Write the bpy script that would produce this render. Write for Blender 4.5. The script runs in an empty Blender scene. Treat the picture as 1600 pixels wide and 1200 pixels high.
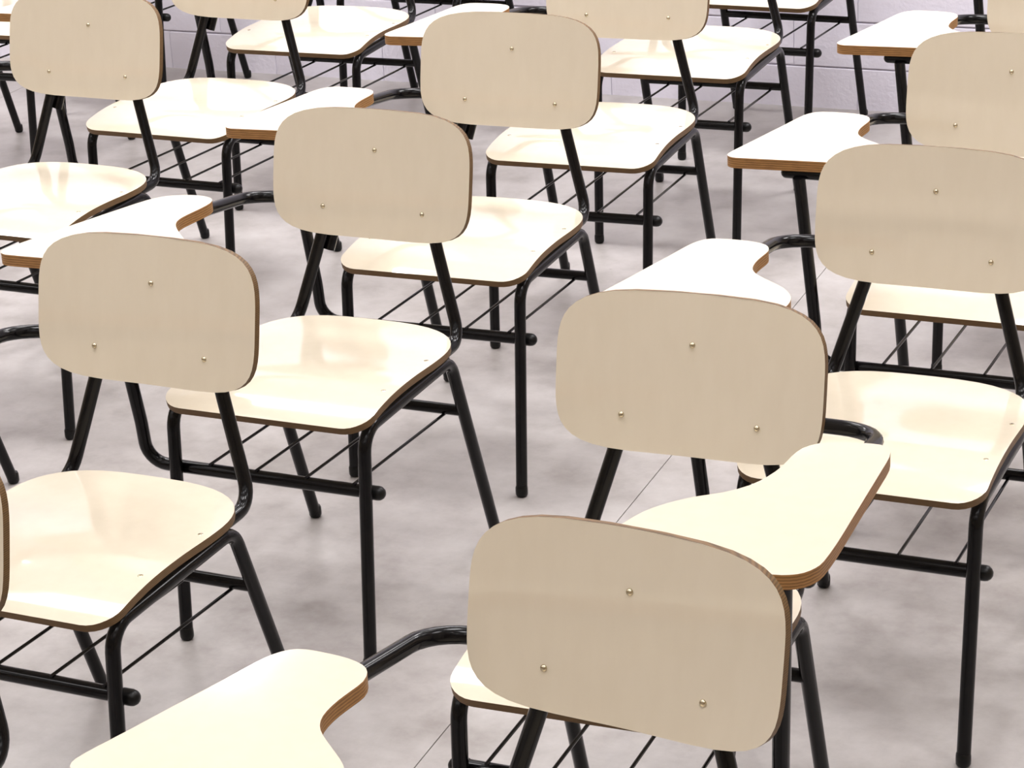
import bpy, bmesh, math, random
from mathutils import Vector, Matrix
from math import sin, cos, pi, sqrt

random.seed(7)
SC = bpy.context.scene
COL = SC.collection

# ------------------------------------------------------------------ camera, world, exposure
cd = bpy.data.cameras.new('camera')
cd.sensor_fit = 'HORIZONTAL'
cd.sensor_width = 36.0
cd.lens = 3783.47 / 1600 * 36.0
cd.clip_start = 0.05
cam = bpy.data.objects.new('camera', cd)
COL.objects.link(cam)
cam.matrix_world = Matrix.Translation((0, 0, 2.0355)) @ Matrix.Rotation(pi / 2 - 0.38917, 4, 'X') @ Matrix.Rotation(-0.05378, 4, 'Z')
SC.camera = cam

w = bpy.data.worlds.new('world')
SC.world = w
w.use_nodes = True
w.node_tree.nodes['Background'].inputs[0].default_value = (0.9, 0.92, 1.0, 1)
w.node_tree.nodes['Background'].inputs[1].default_value = 0.1

SC.view_settings.view_transform = 'Standard'
SC.view_settings.look = 'None'
SC.view_settings.gamma = 1.0
SC.view_settings.exposure = 0.0
SC.view_settings.use_curve_mapping = False

LAMP_STRENGTH = 5.0
LAMP_WATTS = 4.4
LAMP_SPREAD = math.radians(86)
KEY_WATTS = 21.0
KEY_SPREAD = math.radians(150)
LAMP_COLOUR = (1.0, 0.985, 0.995)

# ------------------------------------------------------------------ materials
def mat(name):
    m = bpy.data.materials.new(name)
    m.use_nodes = True
    nt = m.node_tree
    return m, nt, nt.nodes, nt.links, nt.nodes['Principled BSDF']

def coords(nt, scale=(1, 1, 1), kind='Object'):
    tc = nt.nodes.new('ShaderNodeTexCoord')
    mp = nt.nodes.new('ShaderNodeMapping')
    mp.inputs['Scale'].default_value = scale
    nt.links.new(tc.outputs[kind], mp.inputs['Vector'])
    return mp.outputs['Vector']

def noise(nt, vec, scale, detail=4, rough=0.55):
    n = nt.nodes.new('ShaderNodeTexNoise')
    n.inputs['Scale'].default_value = scale
    n.inputs['Detail'].default_value = detail
    n.inputs['Roughness'].default_value = rough
    nt.links.new(vec, n.inputs['Vector'])
    return n.outputs['Fac']

def ramp(nt, fac, stops):
    r = nt.nodes.new('ShaderNodeValToRGB')
    e = r.color_ramp.elements
    while len(e) < len(stops):
        e.new(0.5)
    for el, (p, c) in zip(e, stops):
        el.position = p
        el.color = (*c, 1)
    nt.links.new(fac, r.inputs['Fac'])
    return r.outputs['Color']

def laminate_mat():
    m, nt, N, L, b = mat('cream_laminate')
    f = noise(nt, coords(nt, (14, 14, 3)), 3.0, 3)
    c = ramp(nt, f, [(0.35, (0.68, 0.601, 0.476)), (0.65, (0.695, 0.617, 0.492))])
    L.new(c, b.inputs['Base Color'])
    b.inputs['Roughness'].default_value = 0.07
    b.inputs['IOR'].default_value = 1.85
    return m

def ply_mat(name, zs, dark=(0.08, 0.042, 0.011), light=(0.195, 0.104, 0.033)):
    m, nt, N, L, b = mat(name)
    wv = N.new('ShaderNodeTexWave')
    wv.bands_direction = 'Z'
    wv.inputs['Scale'].default_value = zs
    wv.inputs['Distortion'].default_value = 1.2
    wv.inputs['Detail'].default_value = 3
    L.new(coords(nt), wv.inputs['Vector'])
    n = noise(nt, coords(nt, (30, 30, 120)), 2.0)
    mx = N.new('ShaderNodeMath'); mx.operation = 'ADD'
    mx2 = N.new('ShaderNodeMath'); mx2.operation = 'MULTIPLY'; mx2.inputs[1].default_value = 0.5
    L.new(wv.outputs['Fac'], mx.inputs[0]); L.new(n, mx.inputs[1]); L.new(mx.outputs[0], mx2.inputs[0])
    c = ramp(nt, mx2.outputs[0], [(0.2, dark), (0.8, light)])
    L.new(c, b.inputs['Base Color'])
    b.inputs['Roughness'].default_value = 0.55
    return m

def tube_mat():
    m, nt, N, L, b = mat('black_enamel')
    f = noise(nt, coords(nt, (40, 40, 40)), 2.0)
    c = ramp(nt, f, [(0.3, (0.004, 0.0037, 0.0042)), (0.7, (0.006, 0.0055, 0.006))])
    L.new(c, b.inputs['Base Color'])
    b.inputs['Roughness'].default_value = 0.16
    b.inputs['Specular IOR Level'].default_value = 0.22
    return m

def plastic_mat():
    m, nt, N, L, b = mat('black_plastic')
    f = noise(nt, coords(nt, (60, 60, 60)), 2.0)
    L.new(ramp(nt, f, [(0.3, (0.004, 0.004, 0.004)), (0.7, (0.007, 0.0065, 0.0065))]), b.inputs['Base Color'])
    b.inputs['Roughness'].default_value = 0.35
    b.inputs['Specular IOR Level'].default_value = 0.25
    return m

def metal_mat():
    m, nt, N, L, b = mat('brass_plated_steel')
    f = noise(nt, coords(nt, (300, 300, 300)), 2.0)
    L.new(ramp(nt, f, [(0.3, (0.50, 0.43, 0.30)), (0.7, (0.62, 0.55, 0.40))]), b.inputs['Base Color'])
    b.inputs['Metallic'].default_value = 1.0
    b.inputs['Roughness'].default_value = 0.25
    return m

def floor_mat():
    m, nt, N, L, b = mat('polished_concrete')
    v = coords(nt)
    f1 = noise(nt, v, 2.2, 6, 0.6)
    f2 = noise(nt, v, 11.0, 6, 0.65)
    mx = N.new('ShaderNodeMath'); mx.operation = 'ADD'
    mu = N.new('ShaderNodeMath'); mu.operation = 'MULTIPLY'; mu.inputs[1].default_value = 0.5
    L.new(f1, mx.inputs[0]); L.new(f2, mx.inputs[1]); L.new(mx.outputs[0], mu.inputs[0])
    c = ramp(nt, mu.outputs[0], [(0.32, (0.25, 0.224, 0.208)), (0.5, (0.385, 0.357, 0.345)), (0.68, (0.485, 0.46, 0.45))])
    # small dark specks of dirt
    vo = N.new('ShaderNodeTexVoronoi'); vo.inputs['Scale'].default_value = 3.1
    L.new(v, vo.inputs['Vector'])
    sp = ramp(nt, vo.outputs['Distance'], [(0.012, (0.35, 0.3, 0.28)), (0.022, (1, 1, 1))])
    mm = N.new('ShaderNodeMix'); mm.data_type = 'RGBA'; mm.blend_type = 'MULTIPLY'; mm.inputs[0].default_value = 1.0
    L.new(c, mm.inputs[6]); L.new(sp, mm.inputs[7])
    L.new(mm.outputs[2], b.inputs['Base Color'])
    r = ramp(nt, f2, [(0.3, (0.30, 0.30, 0.30)), (0.7, (0.42, 0.42, 0.42))])
    L.new(r, b.inputs['Roughness'])
    return m

def paint_mat(name, c0, c1, rough=0.6, scale=3.0, bump=0.0):
    m, nt, N, L, b = mat(name)
    v = coords(nt)
    f = noise(nt, v, scale, 6, 0.6)
    L.new(ramp(nt, f, [(0.3, c0), (0.7, c1)]), b.inputs['Base Color'])
    b.inputs['Roughness'].default_value = rough
    if bump:
        bp = N.new('ShaderNodeBump'); bp.inputs['Strength'].default_value = bump; bp.inputs['Distance'].default_value = 0.004
        L.new(noise(nt, v, 60, 5), bp.inputs['Height']); L.new(bp.outputs[0], b.inputs['Normal'])
    return m

def lamp_mat():
    m, nt, N, L, b = mat('lit_diffuser')
    b.inputs['Base Color'].default_value = (0.9, 0.9, 0.9, 1)
    b.inputs['Emission Color'].default_value = (*LAMP_COLOUR, 1)
    b.inputs['Emission Strength'].default_value = LAMP_STRENGTH
    return m

M_LAM = laminate_mat()
M_PLY = ply_mat('plywood_edge', 110)
M_TAB = ply_mat('tablet_edge', 75, (0.17, 0.075, 0.02), (0.40, 0.20, 0.062))
M_TUBE = tube_mat()
M_CAP = plastic_mat()
M_METAL = metal_mat()
M_FLOOR = floor_mat()
M_SUB = paint_mat('joint_grime', (0.18, 0.155, 0.13), (0.26, 0.23, 0.2), 0.8)
M_BLOCK = paint_mat('white_painted_block', (0.74, 0.71, 0.81), (0.80, 0.77, 0.87), 0.55, 4.0, 0.5)
M_MORTAR = paint_mat('painted_mortar', (0.62, 0.58, 0.66), (0.68, 0.64, 0.72), 0.7, 5.0, 0.5)
M_WALL = paint_mat('cream_plaster', (0.70, 0.60, 0.44), (0.75, 0.65, 0.49), 0.6)
M_CEIL = paint_mat('white_ceiling', (0.74, 0.73, 0.71), (0.78, 0.77, 0.75), 0.8)
M_FRAME = paint_mat('white_enamel', (0.78, 0.78, 0.78), (0.82, 0.82, 0.82), 0.4)
M_LAMP = lamp_mat()

# ------------------------------------------------------------------ mesh helpers
def finish(bm, name, mats, smooth=True, sharp=35):
    bm.normal_update()
    if smooth:
        lim = math.radians(sharp)
        for f in bm.faces:
            f.smooth = True
        for e in bm.edges:
            if len(e.link_faces) == 2 and e.calc_face_angle(0) > lim:
                e.smooth = False
    me = bpy.data.meshes.new(name)
    bm.to_mesh(me)
    bm.free()
    for m in mats:
        me.materials.append(m)
    return me

def box_bm(bm, x0, x1, y0, y1, z0, z1, bev=0.0):
    vs = [bm.verts.new((x, y, z)) for z in (z0, z1) for y in (y0, y1) for x in (x0, x1)]
    fs = [(0, 2, 3, 1), (4, 5, 7, 6), (0, 1, 5, 4), (2, 6, 7, 3), (0, 4, 6, 2), (1, 3, 7, 5)]
    faces = [bm.faces.new([vs[i] for i in f]) for f in fs]
    if bev:
        es = list({e for f in faces for e in f.edges})
        bmesh.ops.bevel(bm, geom=es, offset=bev, segments=2, affect='EDGES', profile=0.5)
    return faces

def fillet(pts, rad):
    pts = [Vector(p) for p in pts]
    if not isinstance(rad, (list, tuple)):
        rad = [rad] * len(pts)
    out = [pts[0]]
    for i in range(1, len(pts) - 1):
        a, b, c = pts[i - 1], pts[i], pts[i + 1]
        d1, d2 = (a - b), (c - b)
        l1, l2 = d1.length, d2.length
        d1.normalize(); d2.normalize()
        ang = d1.angle(d2)
        if pi - ang < 0.03 or rad[i] <= 0:
            out.append(b); continue
        t = rad[i] / math.tan(ang / 2)
        t = min(t, l1 * 0.95 if i == 1 else l1 * 0.5, l2 * 0.95 if i == len(pts) - 2 else l2 * 0.5)
        r = t * math.tan(ang / 2)
        bis = (d1 + d2).normalized()
        cen = b + bis * (r / sin(ang / 2))
        p1, p2 = b + d1 * t, b + d2 * t
        u, v = p1 - cen, p2 - cen
        tot = u.angle(v)
        n = max(3, int(tot / 0.2))
        for k in range(n + 1):
            f = k / n
            out.append(cen + (u * sin((1 - f) * tot) + v * sin(f * tot)) / sin(tot))
    out.append(pts[-1])
    return out

def tube_bm(bm, pts, r, seg=12, round0=False, round1=False):
    pts = [Vector(p) for p in pts]
    # remove duplicates
    q = [pts[0]]
    for p in pts[1:]:
        if (p - q[-1]).length > 1e-5:
            q.append(p)
    pts = q
    tang = []
    for i in range(len(pts)):
        a = pts[max(i - 1, 0)]; b = pts[min(i + 1, len(pts) - 1)]
        tang.append((b - a).normalized())
    t0 = tang[0]
    up = Vector((0, 0, 1)) if abs(t0.z) < 0.9 else Vector((1, 0, 0))
    nrm = (up - t0 * up.dot(t0)).normalized()
    rings = []
    def ring(c, n, t, rr):
        bn = t.cross(n)
        return [bm.verts.new(c + (n * cos(2 * pi * k / seg) + bn * sin(2 * pi * k / seg)) * rr) for k in range(seg)]
    prof = [(0.0, 1.0)] 
    cap = [(0.95, 0.3), (0.75, 0.66), (0.4, 0.92)]
    if round0:
        for d, s in cap:
            rings.append(ring(pts[0] - t0 * r * d, nrm, t0, r * s))
    for i, p in enumerate(pts):
        if i:
            nrm = (nrm - tang[i] * nrm.dot(tang[i])).normalized()
        rings.append(ring(p, nrm, tang[i], r))
    if round1:
        for d, s in reversed(cap):
            rings.append(ring(pts[-1] + tang[-1] * r * d, nrm, tang[-1], r * s))
    for a, b in zip(rings, rings[1:]):
        for k in range(seg):
            bm.faces.new((a[k], a[(k + 1) % seg], b[(k + 1) % seg], b[k]))
    bm.faces.new(list(reversed(rings[0])))
    bm.faces.new(rings[-1])

def tube_mesh(name, pts, r, m=None, rad=0.0, seg=12, round0=False, round1=False, mir=1):
    bm = bmesh.new()
    P = fillet(pts, rad) if len(pts) > 2 else pts
    P = [(p[0] * mir, p[1], p[2]) for p in P]
    tube_bm(bm, P, r, seg, round0, round1)
    return finish(bm, name, [m or M_TUBE])

def shell(name, rows, thick, mats, nx=20, off=None):
    """curved sheet: rows = list of (half_width, func(s)->(x,y,z)); the second face lies `thick` along -normal"""
    bm = bmesh.new()
    pos = [[Vector(f(-1 + 2 * j / nx)) for j in range(nx + 1)] for f in rows]
    nr = len(pos)
    def nv(i, j):
        i0, i1 = max(i - 1, 0), min(i + 1, nr - 1)
        j0, j1 = max(j - 1, 0), min(j + 1, nx)
        n = (pos[i][j1] - pos[i][j0]).cross(pos[i1][j] - pos[i0][j])
        return n.normalized()
    mid = nx // 2
    top = [[bm.verts.new(p) for p in r] for r in pos]
    bot = []
    for i in range(nr):
        n = nv(min(max(i, 1), nr - 2), mid) if off is None else Vector(off)
        bot.append([bm.verts.new(pos[i][j] - (nv(min(max(i, 2), nr - 3), min(max(j, 2), nx - 2)) if off is None else Vector(off)) * thick) for j in range(nx + 1)])
    for i in range(nr - 1):
        for j in range(nx):
            bm.faces.new((top[i][j], top[i][j + 1], top[i + 1][j + 1], top[i + 1][j])).material_index = 0
            bm.faces.new((bot[i][j], bot[i + 1][j], bot[i + 1][j + 1], bot[i][j + 1])).material_index = 2 if len(mats) > 2 else 0
    loop = [(0, j) for j in range(nx)] + [(i, nx) for i in range(nr - 1)] + [(nr - 1, j) for j in range(nx, 0, -1)] + [(i, 0) for i in range(nr - 1, 0, -1)]
    for k in range(len(loop)):
        a, b = loop[k], loop[(k + 1) % len(loop)]
        f = bm.faces.new((top[b[0]][b[1]], top[a[0]][a[1]], bot[a[0]][a[1]], bot[b[0]][b[1]]))
        f.material_index = 1
    bmesh.ops.recalc_face_normals(bm, faces=bm.faces)
    for f in bm.faces:
        f.smooth = True
    for e in bm.edges:
        if len({f.material_index for f in e.link_faces}) > 1 or e.calc_face_angle(0) > 0.8:
            e.smooth = False
    # edge between top/side when materials equal
    me = bpy.data.meshes.new(name)
    bm.to_mesh(me); bm.free()
    for m in mats:
        me.materials.append(m)
    return me

def spline(xs, ys):
    """monotone-free Catmull-Rom interpolation"""
    def f(x):
        if x <= xs[0]: return ys[0] + (ys[1] - ys[0]) / (xs[1] - xs[0]) * (x - xs[0])
        if x >= xs[-1]: return ys[-1]
        i = max(k for k in range(len(xs) - 1) if xs[k] <= x)
        h = xs[i + 1] - xs[i]; t = (x - xs[i]) / h
        def sl(k):
            a, b = max(k - 1, 0), min(k + 1, len(xs) - 1)
            return (ys[b] - ys[a]) / (xs[b] - xs[a])
        m0, m1 = sl(i) * h, sl(i + 1) * h
        return (2*t**3-3*t**2+1)*ys[i] + (t**3-2*t**2+t)*m0 + (-2*t**3+3*t**2)*ys[i+1] + (t**3-t**2)*m1
    return f

# ------------------------------------------------------------------ chair meshes (local: -y is the front, origin on the floor)
R_T = 0.0115
SEAT_T = 0.013
seat_z = spline([-.236, -.215, -.18, -.13, -.08, -.02, .05, .12, .18, .215], [.4475, .4535, .4605, .466, .4675, .4655, .4615, .460, .461, .463])
def seat_w(y):
    y0, y1 = -.234, .213
    wmid = .1985 + .002 * min(max((y + .02) / .1, 0), 1)
    if y < y0 + .045:
        r = .045; d = r - (y - y0)
        return wmid - r + sqrt(max(r * r - d * d, 0))
    if y > .07:
        t = min((y - .07) / (y1 - .07), 1)
        return wmid * max(1 - t ** 2.8, 0) ** (1 / 3.0)
    return wmid
def seat_mesh():
    ys = [-.234 + .045 * (1 - cos(k / 7 * pi / 2)) for k in range(8)]
    ys += [-.189 + (.07 + .189) * k / 12 for k in range(1, 13)]
    ys += [.07 + .143 * sin(k / 12 * pi / 2) for k in range(1, 12)] + [.21296]
    rows = []
    for y in ys:
        ww = seat_w(y)
        rows.append(lambda s, y=y, ww=ww: (s * ww, y, seat_z(y)))
    return shell('seat', rows, SEAT_T, [M_LAM, M_PLY], 20)

SY1, SZ1, SY2, SZ2 = .244, .665, .267, .771
BD = Vector((0, SY2 - SY1, SZ2 - SZ1)).normalized()
BC = Vector((0, (SY1 + SY2) / 2, (SZ1 + SZ2) / 2)) + BD * .010
BW, BH, BCUR, BN = .198, .118, .018, 4.2
def back_pt(a, b):
    p = BC + BD * (b * BH)
    return (a * BW, p.y - BCUR * (a * a - .1), p.z)
def back_mesh():
    bs = [sin(-pi / 2 + pi * k / 26) for k in range(27)]
    bs[0], bs[-1] = -.99985, .99985
    rows = []
    for b in bs:
        aw = (1 - abs(b) ** BN) ** (1 / BN)
        rows.append(lambda s, b=b, aw=aw: back_pt(s * aw, b))
    # front face first: normal must point to -y
    return shell('backrest', rows, .0115, [M_LAM, M_PLY], 20)

TAB_Z, TAB_T = .724, .020
TAB_R = [(-.413, -.222), (-.409, -.236), (-.397, -.244), (-.378, -.244), (-.30, -.238), (-.23, -.233), (-.155, -.232), (-.135, -.228), (-.121, -.213), (-.116, -.19), (-.118, -.165),
         (-.126, -.143), (-.145, -.117), (-.165, -.1), (-.187, -.083), (-.205, -.067), (-.216, -.05), (-.221, -.03), (-.222, -.005), (-.220, .02), (-.219, .042), (-.226, .062), (-.24, .074),
         (-.262, .080), (-.29, .081), (-.318, .079), (-.335, .071), (-.347, .054), (-.355, .03), (-.366, -.02), (-.383, -.09), (-.398, -.155), (-.408, -.195)]
TAB_E = [(-.325, -.25), (-.32, -.27), (-.31, -.286), (-.295, -.296), (-.27, -.301), (-.2, -.303), (-.13, -.303), (-.09, -.302), (-.068, -.293), (-.055, -.275), (-.052, -.25), (-.060, -.213), (-.074, -.175), (-.093, -.147),
         (-.12, -.119), (-.154, -.095), (-.18, -.066), (-.195, -.034), (-.204, .0), (-.208, .035), (-.215, .064), (-.232, .085), (-.255, .094), (-.285, .1), (-.31, .101), (-.325, .091),
         (-.331, .066), (-.331, .02), (-.330, -.06), (-.329, -.14), (-.328, -.2)]
TAB_L = [(-.443, -.270), (-.441, -.285), (-.430, -.295), (-.410, -.297), (-.34, -.294), (-.26, -.290), (-.175, -.288), (-.150, -.282), (-.137, -.266), (-.131, -.240), (-.134, -.205),
         (-.145, -.172), (-.163, -.145), (-.188, -.118), (-.212, -.089), (-.224, -.066), (-.227, -.042), (-.224, -.015), (-.220, .015), (-.219, .042), (-.226, .062), (-.24, .073),
         (-.262, .077), (-.29, .073), (-.316, .061), (-.334, .042), (-.348, .012), (-.372, -.055), (-.398, -.131), (-.421, -.201), (-.437, -.250)]
def smooth_loop(pts, k=3):
    n = len(pts); out = []
    for i in range(n):
        p0, p1, p2, p3 = pts[i - 1], pts[i], pts[(i + 1) % n], pts[(i + 2) % n]
        for j in range(k):
            t = j / k
            out.append(tuple(.5 * (2 * p1[d] + (p2[d] - p0[d]) * t + (2 * p0[d] - 5 * p1[d] + 4 * p2[d] - p3[d]) * t * t + (3 * p1[d] - p0[d] - 3 * p2[d] + p3[d]) * t ** 3) for d in (0, 1)))
    return out
def tablet_mesh(outline, mir=1):
    bm = bmesh.new()
    P = smooth_loop(outline, 2)
    top = [bm.verts.new((x * mir, y, TAB_Z)) for x, y in P]
    bot = [bm.verts.new((x * mir, y, TAB_Z - TAB_T)) for x, y in P]
    ft = bm.faces.new(top); fb = bm.faces.new(list(reversed(bot)))
    side = []
    n = len(P)
    for i in range(n):
        f = bm.faces.new((top[i], bot[i], bot[(i + 1) % n], top[(i + 1) % n])); f.material_index = 1; f.smooth = True
    bmesh.ops.triangulate(bm, faces=[ft, fb])
    bmesh.ops.recalc_face_normals(bm, faces=bm.faces)
    for e in bm.edges:
        if len({f.material_index for f in e.link_faces}) > 1:
            e.smooth = False
    me = bpy.data.meshes.new('writing_tablet'); bm.to_mesh(me); bm.free()
    me.materials.append(M_LAM); me.materials.append(M_TAB)
    return me

def dome_mesh(name, r, h, m, flat=False):
    bm = bmesh.new()
    rings = []
    for k in range(4):
        a = k / 4 * pi / 2
        rings.append([bm.verts.new((cos(2 * pi * j / 10) * r * cos(a), sin(2 * pi * j / 10) * r * cos(a), h * sin(a))) for j in range(10)])
    tip = bm.verts.new((0, 0, h))
    base = bm.faces.new(list(reversed(rings[0])))
    for a, b in zip(rings, rings[1:]):
        for j in range(10):
            bm.faces.new((a[j], a[(j + 1) % 10], b[(j + 1) % 10], b[j]))
    for j in range(10):
        bm.faces.new((rings[-1][j], rings[-1][(j + 1) % 10], tip))
    return finish(bm, name, [m])

def foot_mesh():
    bm = bmesh.new()
    rings = []
    for r, z in ((.0075, 0), (.0105, .0015), (.0123, .005), (.0125, .012), (.0123, .02), (.011, .024)):
        rings.append([bm.verts.new((cos(2 * pi * j / 12) * r, sin(2 * pi * j / 12) * r, z)) for j in range(12)])
    for a, b in zip(rings, rings[1:]):
        for j in range(12):
            bm.faces.new((a[j], a[(j + 1) % 12], b[(j + 1) % 12], b[j]))
    bm.faces.new(list(reversed(rings[0]))); bm.faces.new(rings[-1])
    return finish(bm, 'foot_cap', [M_CAP])

FOOT_F, TOP_F = Vector((.183, -.243, 0)), Vector((.1857, -.2056, .42))
FOOT_R, TOP_R = Vector((.1967, .2811, 0)), Vector((.1915, .1349, .42))
RAIL_Z = .434
def on(a, b, z):
    t = (z - a.z) / (b.z - a.z)
    return a + (b - a) * t
BAR_Y, BAR_Z, BALL_X, LOW_X = -.1935, .317, .195, -.2545
STRUT_Z = .3195
POST0 = Vector((.168, .2265, RAIL_Z))
POST1 = Vector((.1181, .2568, .60))
POST2 = Vector((.083, .281, .735))

def chair_spec(kind, stub=.570, outline=None):
    """list of (name, mesh, location, rotation, [children])"""
    s = -1 if kind == 'left' else 1
    S = []
    ident = ((0, 0, 0), (0, 0, 0))
    riv = dome_mesh('screw', .0048, .0012, M_METAL)
    scr = dome_mesh('screw', .0046, .0032, M_METAL)
    kids = []
    for x, y in ((.182, .055), (.176, -.104), (-.182, .055), (-.176, -.104)):
        kids.append(('screw', riv, (x, y, seat_z(y) - .0004), (0, 0, 0)))
    S.append(('seat', seat_mesh(), kids))
    tilt = math.atan2(BD.y, BD.z)
    kids = []
    for a, z in ((0, SZ2), (-.101, SZ1), (.101, SZ1)):
        b = (z - BC.z) / (BD.z * BH)
        p = back_pt(a / BW, b)
        kids.append(('screw', scr, (p[0], p[1] - .0002, p[2]), (pi / 2 - tilt, 0, 0)))
    S.append(('backrest', back_mesh(), kids))
    S.append(('writing_tablet', tablet_mesh(outline or TAB_R, s), []))
    capm = foot_mesh()
    for sx in (1, -1):
        top = on(FOOT_R, TOP_R, RAIL_Z)
        bmx = [(FOOT_F.x, FOOT_F.y, .006), on(FOOT_F, TOP_F, RAIL_Z), (.188, -.03, RAIL_Z)]
        S.append(('leg', tube_mesh('leg', [(sx * p[0], p[1], p[2]) for p in bmx], R_T, rad=.042),
                  [('foot_cap', capm, (sx * FOOT_F.x, FOOT_F.y, 0), (0, 0, 0))]))
        bmx = [(FOOT_R.x, FOOT_R.y, .006), top, (.1895, .04, RAIL_Z)]
        S.append(('leg', tube_mesh('leg', [(sx * p[0], p[1], p[2]) for p in bmx], R_T, rad=.04),
                  [('foot_cap', capm, (sx * FOOT_R.x, FOOT_R.y, 0), (0, 0, 0))]))
        S.append(('seat_rail', tube_mesh('seat_rail', [(sx * .188, -.032, RAIL_Z), (sx * .1895, .042, RAIL_Z)], R_T), []))
        pp = [(.166, .02, RAIL_Z + .001), POST0, POST1, POST2, (.06, .2905, .772), (0, .293, .785)]
        S.append(('back_post', tube_mesh('back_post', [(sx * p[0], p[1], p[2]) for p in pp], R_T, rad=[0, .045, .3, .06, .05, 0], round0=True), []))
    S.append(('front_bar', tube_mesh('front_bar', [(s * BALL_X, BAR_Y, BAR_Z), (s * (LOW_X + .075), BAR_Y, BAR_Z)], R_T, round0=False),
              [('end_cap', tube_mesh('end_cap', [(s * (BALL_X - .012), BAR_Y, BAR_Z), (s * (BALL_X + .004), BAR_Y, BAR_Z)], R_T + .0012, M_CAP, round1=True), (0, 0, 0), (0, 0, 0))]))
    ye = .03 if s < 0 else 0.0
    S.append(('tablet_support', tube_mesh('tablet_support', [(s * (LOW_X + .08), BAR_Y, BAR_Z), (s * LOW_X, BAR_Y, BAR_Z), (s * (LOW_X - .001), -.200, .395), (s * -.277, -.228 - ye, .690)],
              R_T, rad=[0, .06, .3, 0]), []))
    sy = on(FOOT_R, TOP_R, STRUT_Z)
    S.append(('cross_strut', tube_mesh('cross_strut', [(-sy.x + .004, sy.y, STRUT_Z), (sy.x - .004, sy.y, STRUT_Z)], .0103), []))
    for x in (-.126, -.035, .063, .154):
        S.append(('rack_wire', tube_mesh('rack_wire', [(s * x, BAR_Y - .004, BAR_Z + R_T + .001), (s * x, sy.y + .004, STRUT_Z - .0103 - .001)], .0028, seg=8), []))
    S.append(('tablet_bracket', tube_mesh('tablet_bracket', [(s * -.304, -.215 - ye, .6935), (s * -.17, -.215 - ye, .6935)], .0105, round0=True, round1=True), []))
    S.append(('tablet_arm', tube_mesh('tablet_arm', [(s * -.27, -.19 - ye, TAB_Z - TAB_T - R_T), (s * -.270, .06, TAB_Z - TAB_T - R_T), (s * -.274, .289, .657), (s * -.092, .297, .657), (s * (-.092 - .02 * (.657 - stub) / .087), .297 - .027 * (.657 - stub) / .087, stub)],
              R_T, rad=[0, .2, .065, .035, 0]), []))
    return S

SPECS = {'right': chair_spec('right'), 'left': chair_spec('left', .605, TAB_E), 'right_short': chair_spec('right', .605), 'right_long': chair_spec('right', outline=TAB_L)}

def make_chair(x, y, rz, label, kind='right'):
    root = bpy.data.objects.new('tablet_arm_chair', None)
    root.empty_display_size = 0.2
    COL.objects.link(root)
    root.location = (x, y, 0)
    root.rotation_euler = (0, 0, rz)
    root['label'] = label
    root['category'] = 'chair'
    root['group'] = 'tablet-arm chairs in the classroom'
    for name, me, kids in SPECS[kind]:
        o = bpy.data.objects.new(name, me)
        COL.objects.link(o)
        o.parent = root
        for kn, km, loc, rot in kids:
            k = bpy.data.objects.new(kn, km)
            COL.objects.link(k)
            k.parent = o
            k.location = loc
            k.rotation_euler = rot
            if kn == 'screw':
                k['label'] = 'small brass screw head'
    return root

# ------------------------------------------------------------------ the room (its own frame: origin at the foot of the back wall, +y into the wall)
TH = -0.411
RM = Matrix.Translation((0, 7.435, 0)) @ Matrix.Rotation(TH, 4, 'Z')
X0, X1, Y0, HC = -4.6, 4.8, -9.4, 2.9
def room(name, me, parent=None, kind='structure'):
    o = bpy.data.objects.new(name, me)
    COL.objects.link(o)
    if parent:
        o.parent = parent
    else:
        o.matrix_world = RM
        if kind:
            o['kind'] = kind
    return o

bm = bmesh.new(); box_bm(bm, X0, X1, Y0, 0, -.08, -.004)
floor = room('floor', finish(bm, 'floor', [M_SUB], smooth=False))
joints_x = [X0, -1.55, 1.452, X1]
for a, b in zip(joints_x, joints_x[1:]):
    bm = bmesh.new(); box_bm(bm, a + (.0009 if a > X0 else 0), b - (.0009 if b < X1 else 0), Y0, 0, -.03, 0, .0006)
    room('slab', finish(bm, 'slab', [M_FLOOR], smooth=False), floor)

# back wall of painted blocks
bm = bmesh.new(); box_bm(bm, X0, X1, .007, .2, 0, HC)
wall = room('wall_back', finish(bm, 'wall_back', [M_MORTAR], smooth=False))
CH, BL = .1395, .39
VX0, VX1, NC = -2.34, 2.34, 6
def block_mesh(l):
    bm = bmesh.new(); box_bm(bm, 0, l, 0, .03, 0, CH - .005, .002)
    return finish(bm, 'block', [M_BLOCK], smooth=False)
full, half = block_mesh(BL - .001), block_mesh(BL / 2 - .001)
rest = bmesh.new()
for c in range(int(HC / CH) + 1):
    z0 = -.014 + c * CH
    if c < NC:
        xx = VX0
        seq = [1] * 12 if c % 2 == 0 else [.5] + [1] * 11 + [.5]
        for q in seq:
            o = room('block', full if q == 1 else half, wall)
            o.location = (xx, .0015 * (random.random() - .5), z0 + .003)
            xx += BL * q
    zt = min(z0 + CH - .003, HC)
    xs = [X0 + k * BL - (BL / 2 if c % 2 else 0) for k in range(26)]
    for xa in xs:
        xb = xa + BL - .004
        xa, xb = max(xa, X0), min(xb, X1)
        if c < NC:
            if xb < VX0 + .02 or xa > VX1 - .02: pass
            elif xa < VX0: xb = VX0 - .004
            elif xb > VX1: xa = VX1 + .004
            else: continue
        if xb - xa > .03:
            box_bm(rest, xa, xb, 0, .03, max(z0 + .003, .0), zt)
o = room('blockwork', finish(rest, 'blockwork', [M_BLOCK], smooth=False), wall)
o['kind'] = 'stuff'

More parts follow.
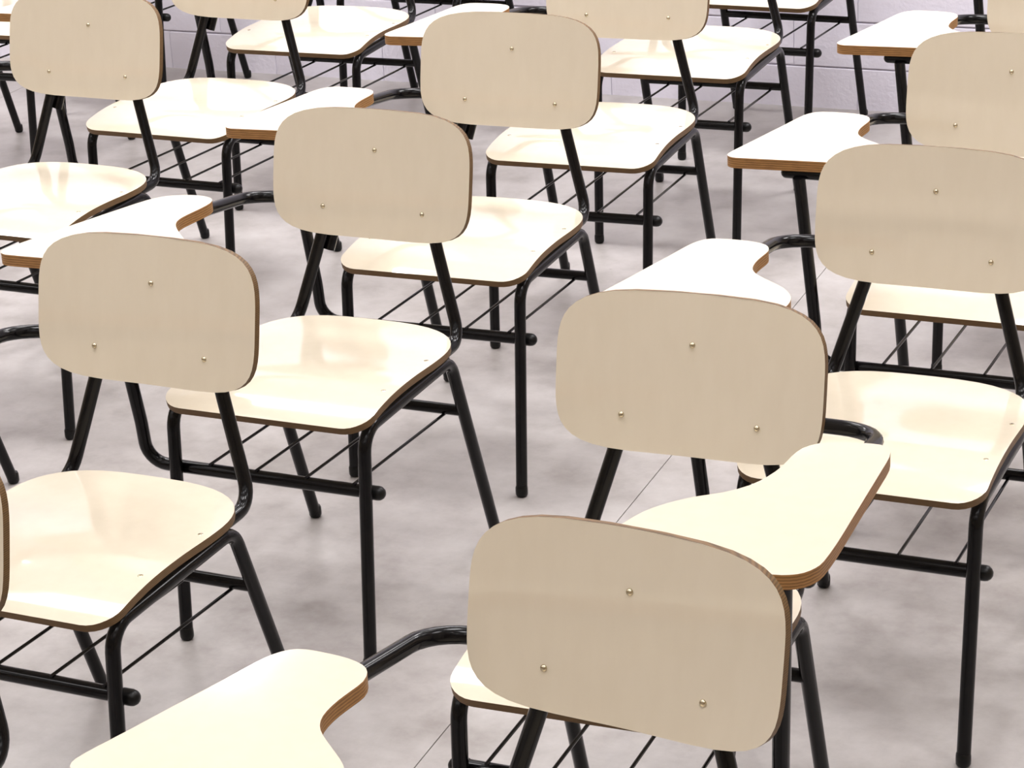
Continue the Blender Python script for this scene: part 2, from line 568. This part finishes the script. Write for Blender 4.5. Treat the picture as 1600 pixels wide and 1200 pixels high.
for nm, b in (('wall_left', (X0 - .15, X0, Y0, .2, 0, HC)), ('wall_right', (X1, X1 + .15, Y0, .2, 0, HC)), ('wall_front', (X0 - .15, X1 + .15, Y0 - .15, Y0, 0, HC))):
    bm = bmesh.new(); box_bm(bm, *b)
    room(nm, finish(bm, nm, [M_WALL], smooth=False))
bm = bmesh.new(); box_bm(bm, X0 - .15, X1 + .15, Y0 - .15, .2, HC, HC + .1)
room('ceiling', finish(bm, 'ceiling', [M_CEIL], smooth=False))

# ------------------------------------------------------------------ ceiling lights
bm = bmesh.new()
S2 = .31
for a in ((-S2, S2, -S2, -S2 + .02), (-S2, S2, S2 - .02, S2), (-S2, -S2 + .02, -S2 + .02, S2 - .02), (S2 - .02, S2, -S2 + .02, S2 - .02)):
    box_bm(bm, a[0], a[1], a[2], a[3], -.05, 0)
ME_FRAME = finish(bm, 'frame', [M_FRAME], smooth=False)
bm = bmesh.new(); box_bm(bm, -S2 + .02, S2 - .02, -S2 + .02, S2 - .02, -.038, -.01)
ME_DIFF = finish(bm, 'diffuser', [M_LAMP], smooth=False)
def ceiling_light(xr, yr, label, key=False):
    r = bpy.data.objects.new('ceiling_light', None)
    COL.objects.link(r)
    r.matrix_world = RM @ Matrix.Translation((xr, yr, HC))
    r['label'] = label; r['category'] = 'lamp'; r['group'] = 'square ceiling lights'
    for n, me in (('frame', ME_FRAME), ('diffuser', ME_DIFF)):
        o = bpy.data.objects.new(n, me); COL.objects.link(o); o.parent = r
    ld = bpy.data.lights.new('shaped_area_light', 'AREA')  # added area light, spread set to steer the brightness; fixture has no louvre
    ld.shape = 'SQUARE'; ld.size = 2 * S2 - .05
    ld.energy = KEY_WATTS if key else LAMP_WATTS; ld.spread = KEY_SPREAD if key else LAMP_SPREAD; ld.color = LAMP_COLOUR
    lo = bpy.data.objects.new('shaped_area_light', ld); COL.objects.link(lo); lo.parent = r; lo.location = (0, 0, -.045)
LX = [-3.15, -1.87, -.6, .68, 1.95, 3.2]
LY = [-1.1, -2.4, -3.9, -5.4, -6.9]
for yr, row in zip(LY, ('the row nearest the block wall', 'the second row from the block wall', 'the third row from the block wall', 'the fourth row from the block wall', 'the row furthest from the block wall')):
    for xr, place in zip(LX, ('leftmost', 'second from left', 'third from left', 'third from right', 'second from right', 'rightmost')):
        ceiling_light(xr, yr, 'square lit ceiling light, ' + place + ' in ' + row, yr == LY[0])

# ------------------------------------------------------------------ the chairs
CH_LIST = [
    (-0.6702, 3.3356, -0.4381, 'left chair, whole backrest, glossy seat crossed by a white streak of reflected light', 'right_short'),
    (-0.3373, 3.9930, -0.4241, 'chair directly behind the one with the streaked seat, seat fully visible at left centre', 'right_long'),
    (-0.0669, 4.6688, -0.3970, "third chair back in the long diagonal row, whole backrest just above the photo's centre", 'right'),
    (-0.0125, 2.2113, -0.5177, 'nearest chair, its backrest largest at the bottom, tablet cut by the lower edge', 'right_short'),
    (0.1558, 2.9436, -0.3916, 'left-handed chair, large white tablet on the right, standing behind the nearest backrest', 'left'),
    (0.6094, 3.5798, -0.4226, "chair at right with its whole seat showing behind the left-handed chair's tablet", 'right_short'),
    (0.8856, 4.2877, -0.4201, 'second chair from the top right corner, backrest cut by the right edge', 'right'),
    (0.2266, 5.3479, -0.3780, 'chair at top centre, lower half of backrest with two screws, fourth in the diagonal row', 'right'),
    (0.5072, 6.0396, -0.4005, 'chair right of top centre, seat in view but backrest above the photo', 'right'),
    (0.7822, 6.7122, -0.4306, 'last chair of the diagonal row, seat at the top edge, legs against the wall', 'right'),
    (-1.0161, 5.0866, -0.4349, 'top left chair with an almost whole backrest and all three screws showing', 'right'),
    (-0.7271, 5.7606, -0.4247, 'chair behind the top left one, only the bottom strip of its backrest showing', 'right'),
    (-0.4578, 6.4810, -0.3899, 'chair at the top edge, bright highlight along its seat front, no backrest in view', 'right'),
    (-1.3338, 4.3975, -0.4244, 'chair of which only one slanted rear leg shows at the left edge, below its middle', 'right'),
    (1.1957, 5.0392, -0.4246, 'chair in the top right corner, orange-edged tablet in front of the block wall', 'right'),
    (-1.3942, 6.8855, -0.3807, 'chair at the far left edge behind the top left backrest, seat corner and legs showing', 'right'),
    (-1.0992, 7.5395, -0.4004, 'chair by the wall at top left, only a bar end and legs showing', 'right'),
    (-0.1900, 7.1250, -0.4100, 'chair by the wall at top centre, only legs and rack wires showing', 'right'),
    (1.4940, 5.7300, -0.4200, 'chair at top right of which only one black support tube shows', 'right'),
    (-0.9270, 2.6000, -0.4300, 'chair at lower left edge, only the brown rim of its backrest and a tube showing', 'right'),
    (-0.3200, 1.5000, -0.4300, 'chair just below the photo, mirrored faintly in the nearest backrest', 'right'),
]
for c in CH_LIST:
    make_chair(*c)
